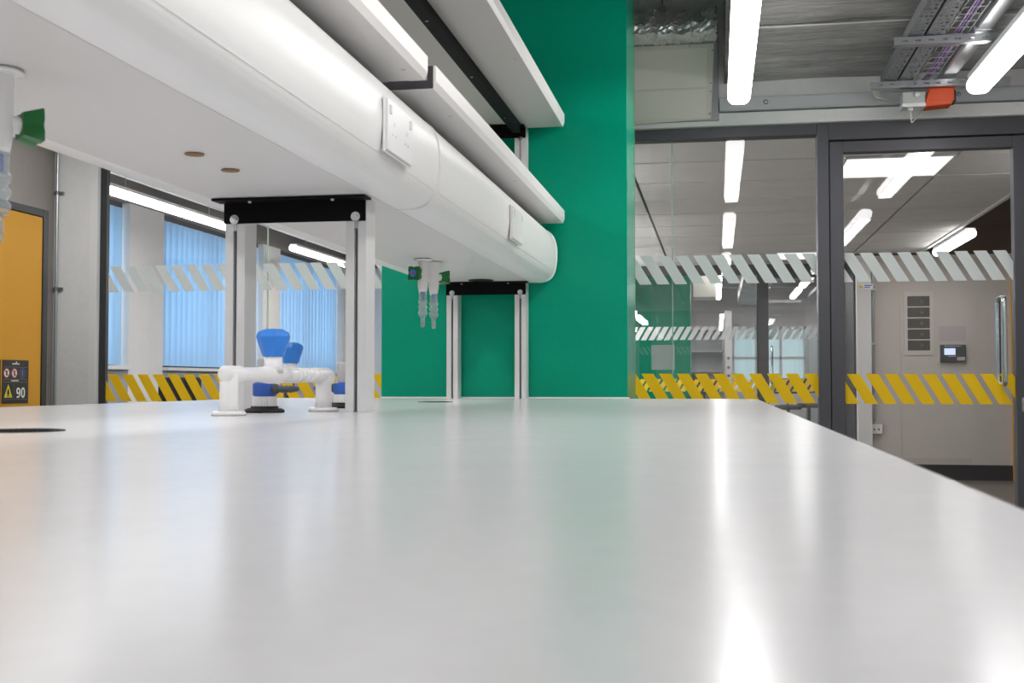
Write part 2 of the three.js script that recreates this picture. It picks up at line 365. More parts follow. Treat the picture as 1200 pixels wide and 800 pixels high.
// ---------------------------------------------------------------- batten lights
const lampGroup = 'tubular batten lights';
function batten(x, y, z0, z1, label, hang, slim = 1, power = 1) {                    // y: underside, z0 nearer than z1
  const L = z0 - z1, t = thing('batten_light', label, 'light', [x, y, (z0 + z1) / 2], 0, lampGroup);
  const d = new RoundedBoxGeometry(0.1, 0.072, L, 5, 0.034); d.translate(0, 0.036, 0); t.scale.set(slim, slim, 1);
  mesh('diffuser', d, power > 1 ? M.diffuserBright : M.diffuser, t);
  mesh('housing', bx(-0.046, 0.046, 0.058, 0.088, -L / 2 + 0.03, L / 2 - 0.03, 0.006), M.lampBody, t);
  for (const s of [-1, 1]) {
    mesh('mounting_bracket', bx(-0.03, 0.03, 0.086, 0.094, s * L * 0.32 - 0.02, s * L * 0.32 + 0.02), M.zinc, t);
    if (hang > 0.01) mesh('hanger_rod', cyl(0.003, 0.003, [0, 0.09, s * L * 0.32], [0, 0.09 + hang, s * L * 0.32], 8), M.zinc, t);
  }
  const a = new THREE.RectAreaLight(LAMP_COLOR, LAMP_RADIANCE * power, 0.085 * slim, L - 0.07);
  a.position.set(x, y - 0.004, (z0 + z1) / 2); a.rotation.x = -Math.PI / 2; a.castShadow = true;
  scene.add(a);
}
const labY = 2.203, hangFoil = 2.425 - labY - 0.094, hangVoid = 3.05 - labY - 0.094;
batten(0.105, labY, -3.45, -5.3, 'batten light hanging beside the cream ceiling unit', hangFoil);
batten(0.105, labY, -0.65, -2.5, 'batten light over the near end of the lab bench', hangFoil);
batten(0.105, labY, 2.15, 0.3, 'batten light over the lab aisle', hangFoil);
batten(1.115, labY, -3.45, -5.28, 'batten light hanging beside the cable trays and orange box', hangFoil);
batten(1.115, labY, -0.65, -2.5, 'batten light over the aisle next to the one by the cable trays', hangFoil);
batten(1.115, labY, 2.15, 0.3, 'batten light over the lab aisle', hangFoil);
for (const [z, w] of [[-3.45, 'next to the glass partition'], [-0.65, 'away from the glass partition'], [2.15, 'next to the lab end wall']]) { batten(-1.935, labY, z, z - 1.85, 'batten light over the bench side by the water taps, ' + w, hangVoid); batten(-2.945, labY, z, z - 1.85, 'batten light over the yellow cabinet side, ' + w, hangVoid); }
const corY = 2.171;
for (const [z0, z1, w] of [[-6.3, -8.1, 'next to the near glass screen'], [-9.1, -10.9, 'midway along'], [-11.4, -13.0, 'next to the far lab screen']]) batten(-1.2, 1.95, z0, z1, 'corridor batten light in line with the green panel, ' + w, 0.21, 1, 3);
batten(2.09, corY, -6.0, -7.6, 'corridor batten light beyond the tiled ceiling edge, by the glass door', 1.0);
batten(2.09, corY, -10.2, -11.7, 'corridor batten light beyond the tiled ceiling edge, by the beige wall', 1.0);
batten(-3.52, 2.075, -6.2, -8.05, 'corridor batten light beside the window wall, near the pier', 1.6, 0.7);
batten(-3.52, 2.075, -9.35, -11.2, 'corridor batten light beside the window wall, towards the far lab', 1.6, 0.7);
[[-14.0, 'next to its glass screen'], [-16.2, 'midway down the room'], [-18.4, 'next to its end window']].forEach(([z, w]) => { batten(0.03, 2.35, z, z - 1.5, 'far lab batten light in line with the bench, ' + w, 0.3); batten(1.25, 2.35, z, z - 1.5, 'far lab batten light on its door side, ' + w, 0.3); });
const panelGlow = S('#f5f3ef', 0.5, 0, { emissive: LAMP_COLOR, emissiveIntensity: 0.9 });
for (const [x, z, label] of [[1.05, -7.3, 'square panel light in the tiled corridor ceiling, next to the glass door'], [0.9, -12.28, 'square panel light in the tiled corridor ceiling, next to the far lab door']]) {
  const t = thing('ceiling_panel_light', label, 'light', [x, 2.262, z], 0, 'square corridor panel lights');
  mesh('diffuser', bx(-0.295, 0.295, 0, 0.002, -0.32, 0.32), panelGlow, t);
  mesh('trim', join([bx(-0.307, -0.295, -0.004, 0.0025, -0.345, 0.345), bx(0.295, 0.307, -0.004, 0.0025, -0.345, 0.345), bx(-0.295, 0.295, -0.004, 0.0025, -0.345, -0.32), bx(-0.295, 0.295, -0.004, 0.0025, 0.32, 0.345)]), M.whitePlastic, t);
  const a = new THREE.RectAreaLight(LAMP_COLOR, PANEL_RADIANCE, 0.58, 0.63);
  a.position.set(x, 2.258, z); a.rotation.x = -Math.PI / 2; a.castShadow = true; scene.add(a);
}

// ---------------------------------------------------------------- lab bench
const BY = 0.9, BXR = 0.156, BXL = -1.86, BZ = -4.7, BZN = 1.1;
function roundCorner(cx, cz, r, a0, a1, n = 8) { return Array.from({ length: n + 1 }, (_, i) => { const a = a0 + (a1 - a0) * i / n; return [cx + r * Math.cos(a), cz + r * Math.sin(a)]; }); }
{
  const t = thing('lab_bench', 'long pale glossy lab bench with a grey white worktop', 'bench');
  const r = 0.03, H = Math.PI / 2;
  const out = [...roundCorner(BXR - r, BZ + r, r, -H, 0), ...roundCorner(BXR - r, BZN - r, r, 0, H), ...roundCorner(BXL + r, BZN - r, r, H, 2 * H), ...roundCorner(BXL + r, BZ + r, r, 2 * H, 3 * H)];
  const cups = [[-0.92, -1.43], [-0.92, -3.78]];
  mesh('worktop', metreUV(prismY(out, BY - 0.03, BY, 0.002, cups.map(([x, z]) => circle(x, z, 0.052, 28)))), M.bench, t);
  for (const [x, z] of cups) { const g = lathe([[0.0, BY - 0.06], [0.045, BY - 0.055], [0.051, BY - 0.02], [0.051, BY + 0.0012], [0.058, BY + 0.0016], [0.059, BY], [0.053, BY - 0.03]]); g.translate(x, 0, z); mesh('drip_cup', g, M.blackMatt, t); }
  mesh('base_panel', bx(BXL + 0.06, BXR - 0.06, 0.1, BY - 0.07, BZ + 0.02, BZN - 0.06), M.shelf, t);
  mesh('sealant_strip', bx(-1.375, -0.345, BY, BY + 0.006, BZ, BZ + 0.006), M.whitePlastic, t);
  mesh('plinth', bx(BXL + 0.1, BXR - 0.1, 0, 0.1, BZ + 0.05, BZN - 0.1), M.skirting, t);
  for (let k = 0; k < 9; k++) { const z = BZ + 0.06 + k * 0.62; const dr = mesh('door', bx(BXR - 0.06, BXR - 0.042, 0.12, BY - 0.08, z, z + 0.6, 0.002), M.shelfLip, t); mesh('handle', bx(BXR - 0.042, BXR - 0.026, 0.72, 0.735, z + 0.2, z + 0.4, 0.004), M.zinc, dr); }
}
{
  const t = thing('green_panel', 'tall glossy green service panel rising at the end of the bench', 'panel');
  mesh('cladding', bx(-1.375, -0.352, 0, 3.05, -5.17, BZ - 0.0005, 0.0015), M.green, t);
}

// ---------------------------------------------------------------- service trunking
const TX = -0.915;                                             // middle line of the bench spine
const half = [[0.18, 1.37]];                                   // right half of the trunking outline, from the flat underside up
{
  const pts = [[0.215, 1.369], [0.243, 1.376], [0.262, 1.391], [0.272, 1.41], [0.279, 1.445], [0.281, 1.48], [0.278, 1.52], [0.268, 1.549], [0.25, 1.571], [0.222, 1.583], [0.19, 1.587]];
  const c = new THREE.CatmullRomCurve3(pts.map(([x, y]) => new THREE.Vector3(x, y, 0)));
  for (const p of c.getPoints(44)) half.push([p.x, p.y]);
}
const trunkOutline = (grow = 0) => { const cy = 1.478, f = ([x, y]) => { const k = Math.hypot(x, y - cy); return [x + grow * x / k, y + grow * (y - cy) / k]; }; const r = half.map(f); return [...r.map(([x, y]) => [TX + x, y]), ...r.slice().reverse().map(([x, y]) => [TX - x, y])]; };
const smooth = (g, a = 0.5) => toCreasedNormals(g, a);
const TZN = 1.0, TZF = -4.665;
{
  const t = thing('service_trunking', 'white rounded service trunking raised above the bench on posts', 'trunking');
  for (const [a, b] of [[TZN, -2.632], [-2.639, TZF + 0.01]]) mesh('casing', smooth(prismZ(trunkOutline(), a, b)), M.trunk, t);
  mesh('joint_collar', smooth(prismZ(trunkOutline(0.0022), -2.662, -2.641)), M.whitePlastic, t);
  mesh('joint_gap', prismZ(trunkOutline(-0.003), -2.6395, -2.6315), M.groove, t);
  mesh('end_cap', smooth(prismZ(trunkOutline(0.004), TZF, TZF + 0.012, 0.002)), M.whitePlastic, t);
  // cover seam: a fine lip along the face on both sides
  for (const s of [-1, 1]) mesh('cover_lip', join([bx(TX + s * 0.27, TX + s * 0.2731, 1.41, 1.411, TZN - 0.01, -2.632), bx(TX + s * 0.27, TX + s * 0.2731, 1.41, 1.411, -2.664, TZF + 0.014)]), M.whitePlastic, t);
  // underside panel and its small holes
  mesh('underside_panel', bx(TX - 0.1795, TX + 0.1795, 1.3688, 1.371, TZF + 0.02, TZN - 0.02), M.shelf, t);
  const brown = S('#8a6a45', 0.7);
  for (const [x, z] of [[-0.906, -1.924], [-0.908, -2.083]]) mesh('cable_hole', lathe([[0.0, 1.366], [0.0165, 1.366], [0.0175, 1.3675]]).translate(x, 0, z), brown, t);
  mesh('cable_grommet', lathe([[0.0, 1.366], [0.043, 1.366], [0.048, 1.3645], [0.049, 1.3676]]).translate(-0.912, 0, -4.5), M.blackMatt, t);
  for (const z of [-0.4, -1.1]) mesh('cable_hole', lathe([[0.0, 1.366], [0.0165, 1.366], [0.0175, 1.3675]]).translate(-0.907, 0, z), brown, t);
}
function socket(zc, w, label) {
  const X = TX + 0.2838, t = thing('double_socket', label, 'socket', [X, 1.466, zc], Math.PI / 2, 'sockets on the white trunking');
  // local: x runs along the trunking, z faces outwards
  mesh('back_box', bx(-w / 2 - 0.004, w / 2 + 0.004, -0.054, 0.054, -0.002, 0.003, 0.002), M.whitePlastic, t);
  const hole = (x, y, a, b) => [[x - a, y - b], [x + a, y - b], [x + a, y + b], [x - a, y + b]];
  const hs = [];
  for (const s of [-1, 1]) { const cx = s * w * 0.25; hs.push(hole(cx, 0.006, 0.002, 0.004), hole(cx - 0.011, -0.016, 0.0032, 0.002), hole(cx + 0.011, -0.016, 0.0032, 0.002)); }
  mesh('face_plate', prismZ([[-w / 2, -0.05], [w / 2, -0.05], [w / 2, 0.05], [-w / 2, 0.05]], 0.003, 0.008, 0.0012, hs), M.whitePlastic, t);
  mesh('pin_holes', bx(-w * 0.4, w * 0.4, -0.03, 0.03, 0.0031, 0.0042), M.blackMatt, t);
  for (const s of [-1, 1]) mesh('switch_rocker', bx(s * w * 0.4 - 0.006, s * w * 0.4 + 0.006, 0.022, 0.04, 0.006, 0.0105, 0.002), S('#d8d8d8', 0.4), t);
}
socket(-2.262, 0.185, 'double socket on the white trunking nearest its collar joint');
socket(-3.675, 0.19, 'double socket on the white trunking towards the green panel');

// ---------------------------------------------------------------- support frames
function postOutline(x0, x1, z0, z1) {                          // extrusion with a slot in the front and back
  const c = (x0 + x1) / 2, s = 0.0042, d = 0.014;
  return [[x0, z0], [c - s, z0], [c - s, z0 + d], [c + s, z0 + d], [c + s, z0], [x1, z0], [x1, z1], [c + s, z1], [c + s, z1 - d], [c - s, z1 - d], [c - s, z1], [x0, z1]];
}
function supportFrame(zf, zu, label) {                            // zu: front of the posts above the trunking
  const t = thing('support_frame', label, 'frame', [0, 0, 0], 0, 'aluminium support frames of the trunking');
  const z0 = zf - 0.066, z1 = zf;
  for (const [a, b] of [[TX - 0.163, TX - 0.117], [TX + 0.117, TX + 0.163]]) {
    const g = prismY(postOutline(a, b, z0, z1), BY + 0.0005, 1.3672);
    mesh('post', g, M.alu, t);
    mesh('slot_liner', bx((a + b) / 2 - 0.004, (a + b) / 2 + 0.004, BY + 0.0005, 1.32, z1 - 0.0138, z1 - 0.012), M.groove, t);
    mesh('upper_post', prismY(postOutline(a, b, zu - 0.066, zu), 1.5905, 1.996), M.alu, t);
    mesh('bolt', join([cyl(0.0105, 0.0105, [(a + b) / 2, 1.327, zf + 0.004], [(a + b) / 2, 1.327, zf + 0.0065], 20), cyl(0.0065, 0.006, [(a + b) / 2, 1.327, zf + 0.006], [(a + b) / 2, 1.327, zf + 0.013], 12)]), M.chrome, t);
    mesh('bolt', join([cyl(0.0105, 0.0105, [(a + b) / 2, 1.952, zu + 0.004], [(a + b) / 2, 1.952, zu + 0.0065], 20), cyl(0.0065, 0.006, [(a + b) / 2, 1.952, zu + 0.006], [(a + b) / 2, 1.952, zu + 0.013], 12)]), M.chrome, t);
    mesh('slot_nut', bx((a + b) / 2 - 0.0038, (a + b) / 2 + 0.0038, 1.302, 1.318, zf - 0.011, zf + 0.001), M.zinc, t);
  }
  const L = TX - 0.165, R = TX + 0.163 - 0.001;
  mesh('bracket', join([bx(L, R, 1.318, 1.3665, zf + 0.0005, zf + 0.0045), bx(L - 0.01, R + 0.012, 1.363, 1.3672, zf + 0.0005, zf + 0.05)]), M.black, t);
  for (const x of [TX - 0.095, TX + 0.095]) mesh('bracket_screw', cyl(0.005, 0.004, [x, 1.363, zf + 0.028], [x, 1.359, zf + 0.028], 12), M.zinc, t);
  mesh('upper_bracket', join([bx(L, R, 1.95, 1.994, zu + 0.0005, zu + 0.0045), bx(L, R, 1.99, 1.9942, zu + 0.0005, zu + 0.05)]), M.black, t);
  return t;
}
supportFrame(-2.45, -2.398, 'two post aluminium frame with black crossbar standing next to the blue handled tap');
supportFrame(-4.62, -4.62, 'two post aluminium frame with black crossbar standing against the green panel');

// ---------------------------------------------------------------- shelves
function shelf(y, z0, z1, label, notched = false) {
  const t = thing('shelf', label, 'shelf', [0, 0, 0], 0, 'white shelves above the trunking');
  const l = TX - 0.308, r = TX + 0.308;
  const e = z1 + 0.0012, f = z0 - 0.0012, n = -4.6185, q = [TX - 0.165, TX - 0.115, TX + 0.115, TX + 0.165];
  mesh('board', notched ? metreUV(prismY([[l, e], [q[0], e], [q[0], n], [q[1], n], [q[1], e], [q[2], e], [q[2], n], [q[3], n], [q[3], e], [r, e], [r, f], [l, f]], y, y + 0.018)) : bx(l, r, y, y + 0.018, e, f), M.shelf, t);
  for (const [a, b] of [[l, l + 0.013], [r - 0.013, r]]) {
    mesh('edge_lip', bx(a, b, y + 0.018, y + 0.05, z1 + 0.0012, z0 - 0.0012), M.shelf, t);
  }
  for (const [a, b] of [[l - 0.006, l], [r, r + 0.006]]) { const o = a < l ? a : b, i = a < l ? b : a; mesh('edge_band', prismZ([[i, y + 0.0005], [o, y + 0.016], [o, y + 0.05], [i, y + 0.05]], z1 + 0.0012, z0 - 0.0012), M.shelfLip, t); }
  for (const [z, d] of notched ? [[z0 - 0.0012, 1]] : [[z0 - 0.0012, 1], [z1 + 0.0012, -1]]) mesh('dark_end_band', join([bx(l, r, y, y + 0.018, z, z + d * 0.0012), bx(l, l + 0.013, y + 0.018, y + 0.05, z, z + d * 0.0012), bx(r - 0.013, r, y + 0.018, y + 0.05, z, z + d * 0.0012)]), M.darkEdge, t);
  for (let z = z1 + 0.09; z < z0; z += 0.92) for (const s of [-1, 1]) mesh('screw_cap', cyl(0.005, 0.005, [TX + s * 0.285, y, z], [TX + s * 0.285, y - 0.001, z], 14), M.boxGrey, t);
  return t;
}
shelf(1.607, -2.466, -4.664, 'lower white shelf with a dark end, running up to the green panel', true);
shelf(1.607, 1.0, -2.396, 'lower white shelf over the near length of the trunking');
const upper = shelf(1.999, 1.0, -4.664, 'upper white shelf with black rails beneath, running up to the green panel');
for (const x of [TX + 0.118, TX - 0.15]) for (const [a, b] of [[-4.565, -2.47], [-2.344, 0.95]]) mesh('support_rail', bx(x, x + 0.031, 1.96, 1.9985, a, b), M.black, upper);
for (const z of [-3.1, -3.7, -4.3]) mesh('rail_screw', cyl(0.004, 0.004, [TX + 0.134, 1.96, z], [TX + 0.134, 1.9585, z], 10), M.zinc, upper);

// ---------------------------------------------------------------- taps
function starKnob() {                                           // four lobed knob along +z, back at z = 0
  const s = new THREE.Shape();
  for (let i = 0; i < 16; i++) { const a = i / 16 * 2 * Math.PI, r = [0.027, 0.0215, 0.0165, 0.0215][i % 4]; (i ? s.lineTo : s.moveTo).call(s, r * Math.cos(a), r * Math.sin(a)); }
  const g = new THREE.ExtrudeGeometry(s, { depth: 0.02, bevelEnabled: true, bevelSize: 0.003, bevelThickness: 0.003, bevelSegments: 2 });
  const p = g.attributes.position;
  for (let i = 0; i < p.count; i++) { const k = 0.72 + 0.28 * Math.min(1, Math.max(0, p.getZ(i) / 0.02)); p.setX(i, p.getX(i) * k); p.setY(i, p.getY(i) * k); }
  return toCreasedNormals(g, 0.6);
}
const knobGeo = starKnob();
function gasTap(x, z, knobTurn, knobY, label) {
  const t = thing('gas_tap', label, 'tap', [x, 1.3675, z], 0, 'taps hanging under the trunking');
  mesh('flange', lathe([[0, 0], [0.029, 0], [0.029, -0.004], [0.026, -0.0065], [0, -0.0065]]), M.whitePlastic, t);
  mesh('body', lathe([[0.0, -0.006], [0.017, -0.006], [0.017, -0.082], [0.0145, -0.1], [0.0125, -0.108], [0, -0.108]]), M.whitePlastic, t);
  mesh('sight_tube', lathe([[0.0, -0.107], [0.013, -0.107], [0.013, -0.132], [0, -0.132]]), M.clear, t);
  mesh('colour_insert', lathe([[0.0, -0.109], [0.006, -0.109], [0.006, -0.13], [0, -0.13]], 12), M.blueDark, t);
  const rg = [[0, -0.131]]; for (let k = 0; k < 3; k++) { const y = -0.133 - k * 0.018; rg.push([0.0115, y], [0.0155, y - 0.004], [0.0155, y - 0.01], [0.011, y - 0.015]); } rg.push([0.0135, -0.187], [0, -0.188]);
  mesh('nozzle_collar', lathe(rg), M.clear, t);
  mesh('hose_nozzle', lathe([[0, -0.186], [0.0075, -0.186], [0.0065, -0.198], [0.0082, -0.2], [0.0062, -0.209], [0.0078, -0.211], [0.006, -0.222], [0.003, -0.223], [0.003, -0.2]], 18), M.clear, t);
  const k = new THREE.Group(); k.name = 'knob'; k.position.y = knobY; k.rotation.y = knobTurn; t.add(k);
  mesh('spindle', cyl(0.0125, 0.011, [0, 0, 0.012], [0, 0, 0.03], 20), M.whitePlastic, k);
  const kg = knobGeo.clone().translate(0, 0, 0.028); kg.rotateZ(0.72);
  mesh('grip', kg, M.knobGreen, k);
  mesh('badge', lathe([[0, 0], [0.012, 0], [0.012, 0.0022], [0.0065, 0.0022], [0.0065, 0.0015], [0, 0.0015]]).rotateX(Math.PI / 2).translate(0, 0, 0.051), M.blue, k);
  mesh('badge_dot', cyl(0.006, 0.006, [0, 0, 0.051], [0, 0, 0.0535], 16), M.red, k);
  return t;
}
gasTap(-0.909, -1.36, 2.5, -0.068, 'hanging tap with green star knob over the drip cup, away from the green panel');
gasTap(-0.943, -3.7, -0.42, -0.05, 'hanging tap with green star knob and blue badge facing out, near the green panel');
gasTap(-0.931, -3.8, 2.35, -0.05, 'hanging tap with green star knob turned sideways, near the green panel');

function handleGeo() {                                          // faceted, widening upwards
  const rows = [[0, 0.0], [0.021, 0.0], [0.0245, 0.006], [0.0365, 0.042], [0.033, 0.051], [0.022, 0.057], [0, 0.0585]], g = lathe(rows, 7), p = g.attributes.position;
  for (let i = 0; i < p.count; i++) { const x = p.getX(i), z = p.getZ(i), a = Math.atan2(z, x), k = 1; p.setX(i, x * k); p.setZ(i, z * k); }
  return toCreasedNormals(g, 0.3);
}
const hGeo = handleGeo();
function waterFitting(x, z, turn, label) {                      // local x runs along the pipe, the first foot at the origin
  const L = 0.357, t = thing('water_tap', label, 'tap', [x, BY, z], turn, 'white pipe taps with blue handles');
  for (const px of [0, L]) {
    mesh('foot_flange', lathe([[0, 0], [0.033, 0], [0.033, 0.006], [0.03, 0.009], [0, 0.009]]).translate(px, 0, 0), M.whitePlastic, t);
    mesh('foot_column', lathe([[0, 0.008], [0.019, 0.008], [0.018, 0.03], [0.0175, 0.082], [0, 0.082]]).translate(px, 0, 0), M.whitePlastic, t);
    const s = px ? -1 : 1;
    const e = lathe([[0, -0.019], [0.012, -0.019], [0.017, -0.014], [0.017, 0.034], [0.0155, 0.038], [0.0, 0.038]]); e.rotateZ(-s * Math.PI / 2); e.translate(px, 0.081, 0);
    mesh('elbow', e, M.whitePlastic, t);
  }
  mesh('pipe', cyl(0.0142, 0.0142, [0.02, 0.081, 0], [L - 0.02, 0.081, 0]), M.whitePlastic, t);
  const rings = []; for (let k = 0; k < 5; k++) rings.push(cyl(0.0158, 0.0158, [0.235 + k * 0.016, 0.081, 0], [0.243 + k * 0.016, 0.081, 0]));
  mesh('threaded_collar', join(rings), M.whitePlastic, t);
  const c = 0.155;
  mesh('valve_body', join([lathe([[0, -0.05], [0.0155, -0.05], [0.0185, -0.02], [0.0185, 0.02], [0.0155, 0.05], [0, 0.05]]).rotateZ(Math.PI / 2).translate(c, 0.081, 0), lathe([[0, 0.085], [0.021, 0.085], [0.0195, 0.1], [0.0185, 0.119], [0, 0.119]]).translate(c, 0, 0)]), M.whitePlastic, t);
  mesh('handle', hGeo.clone().translate(c, 0.1185, 0), M.blue, t);
  return t;
}
const pipeTurn = Math.atan2(2.513 - 2.159, 0.940 - 0.867);
waterFitting(-0.94, -2.159, pipeTurn, 'white pipe tap with a blue handle standing next to the aluminium frame');
waterFitting(-1.199, -2.948, pipeTurn, 'white pipe tap with a blue handle on the far side of the bench');
function outlet(x, z, turn, label) {
  const t = thing('bench_outlet', label, 'outlet', [x, BY, z], turn, 'blue bench outlets');
  mesh('base_ring', lathe([[0, 0], [0.0425, 0], [0.0425, 0.006], [0.036, 0.0095], [0.03, 0.0095], [0.029, 0.014], [0, 0.014]]), M.blackMatt, t);
  const n = 24, s = new THREE.Shape(); for (let i = 0; i < n * 4; i++) { const a = i / n / 4 * 2 * Math.PI, r = 0.0245 + 0.0016 * Math.cos(n * a); (i ? s.lineTo : s.moveTo).call(s, r * Math.cos(a), r * Math.sin(a)); }
  const nut = new THREE.ExtrudeGeometry(s, { depth: 0.022, bevelEnabled: false }); nut.rotateX(-Math.PI / 2); nut.translate(0, 0.013, 0);
  mesh('knurled_nut', nut, M.whitePlastic, t);
  mesh('valve_body', lathe([[0, 0.034], [0.021, 0.034], [0.0255, 0.038], [0.0255, 0.061], [0.022, 0.065], [0, 0.065]]), M.blueDark, t);
  mesh('cap', lathe([[0, 0.064], [0.017, 0.064], [0.017, 0.112], [0.014, 0.116], [0, 0.116]]), M.boxGrey, t);
  const nz = [[0, 0.018], [0.011, 0.018], [0.011, 0.032]]; for (let k = 0; k < 4; k++) nz.push([0.0085, 0.034 + k * 0.011], [0.0065, 0.043 + k * 0.011]); nz.push([0.0045, 0.086], [0, 0.086]);
  mesh('hose_nozzle', lathe(nz, 16).rotateZ(-Math.PI / 2).translate(0, 0.051, 0), S('#4a4e55', 0.5), t);
}
outlet(-0.963, -2.40, -0.25, 'blue outlet with knurled nut and grey nozzle next to the white pipe tap');
outlet(-0.94, -2.87, 2.9, 'blue outlet with knurled nut on the far side of the frame post');

// ---------------------------------------------------------------- yellow safety cabinet
function labelTexture() {
  const c = document.createElement('canvas'); c.width = 320; c.height = 320;
  const g = c.getContext('2d');
  g.fillStyle = '#1b1b1d'; g.fillRect(0, 0, 320, 320);
  g.strokeStyle = '#8a8a8a'; g.lineWidth = 2;
  for (const y of [52, 142, 162, 290]) { g.beginPath(); g.moveTo(12, y); g.lineTo(308, y); g.stroke(); }
  g.beginPath(); g.moveTo(140, 166); g.lineTo(140, 286); g.stroke();
  g.fillStyle = '#d8d8d8'; g.fillRect(115, 24, 90, 9); g.beginPath(); g.moveTo(150, 22); g.lineTo(170, 8); g.lineTo(180, 22); g.fill();
  g.fillRect(105, 148, 90, 8);
  const disc = (x, f, s) => { g.beginPath(); g.arc(x, 96, 34, 0, 2 * Math.PI); g.fillStyle = f; g.fill(); g.lineWidth = 8; g.strokeStyle = s; g.stroke(); };
  disc(50, '#e8e0dc', '#a23a34'); disc(145, '#e8e0dc', '#a23a34'); disc(245, '#23264f', '#4a4d80');
  g.fillStyle = '#2a2a2a'; g.fillRect(40, 78, 20, 36); g.fillRect(136, 78, 18, 38);
  g.strokeStyle = '#a23a34'; g.lineWidth = 7; for (const x of [50, 145]) { g.beginPath(); g.moveTo(x - 23, 73); g.lineTo(x + 23, 119); g.stroke(); }
  g.fillStyle = '#6a6ea8'; g.fillRect(238, 76, 14, 40);
  g.beginPath(); g.moveTo(72, 172); g.lineTo(126, 278); g.lineTo(18, 278); g.closePath(); g.fillStyle = '#e9d416'; g.fill(); g.strokeStyle = '#1b1b1d'; g.lineWidth = 4; g.stroke();
  g.fillStyle = '#201a10'; g.beginPath(); g.moveTo(72, 205); g.quadraticCurveTo(96, 240, 80, 258); g.lineTo(62, 258); g.quadraticCurveTo(50, 236, 72, 205); g.fill(); g.fillRect(52, 262, 40, 6);
  g.fillStyle = '#eeeeee'; g.font = 'bold 104px sans-serif'; g.textAlign = 'center'; g.textBaseline = 'alphabetic'; g.fillText('90', 225, 278);
  const t = new THREE.CanvasTexture(c); t.colorSpace = THREE.SRGBColorSpace; return t;
}
{
  const X = -2.95, t = thing('safety_cabinet', 'yellow safety storage cabinet with dark frame and a sign reading 90', 'cabinet');
  mesh('carcass', join([bx(XW + 0.005, X + 0.004, 0.0, 1.735, -4.785, -4.745, 0.003), bx(XW + 0.005, X + 0.004, 1.7, 1.735, -4.745, -3.6, 0.003), bx(XW + 0.005, X + 0.004, 0, 1.7, -3.64, -3.6, 0.003), bx(XW + 0.005, X - 0.03, 0, 1.7, -4.745, -3.64)]), M.carcass, t);
  const lm = S(0xffffff, 0.45, 0, { map: labelTexture() });
  for (const [a, b] of [[-4.743, -4.21], [-4.204, -3.642]]) {
    const d = mesh('door', bx(X - 0.028, X, 0.06, 1.698, a, b, 0.003), M.yellow, t);
    mesh('door_edge', bx(X - 0.028, X - 0.001, 0.03, 0.058, a, b), M.carcass, d);
  }
  for (const z of [-4.552, -4.352]) {
    const g = new THREE.BoxGeometry(0.188, 0.185, 0.002);
    const l = mesh('sign', g, [M.black, M.black, M.black, M.black, lm, M.black], t);
    l.position.set(X + 0.0015, 0.968, z); l.rotation.y = Math.PI / 2;
    l.userData.label = 'black warning sign with pictograms and 90';
  }
}
// conduit in the corner by the cabinet
{
  const t = thing('conduit_pipe', 'slim steel conduit running up the corner by the yellow cabinet', 'conduit', [-3.478, 0, ZG + 0.075]);
  mesh('pipe', cyl(0.0085, 0.0085, [0, 0.3, 0], [0, 2.205, 0], 14), M.zinc, t);
  for (const y of [0.6, 1.465, 1.98]) mesh('saddle_clip', join([bx(-0.028, 0.028, y - 0.009, y + 0.009, -0.024, -0.008, 0.003), cyl(0.013, 0.013, [0, y - 0.009, 0], [0, y + 0.009, 0], 16)]), M.groove, t);
}

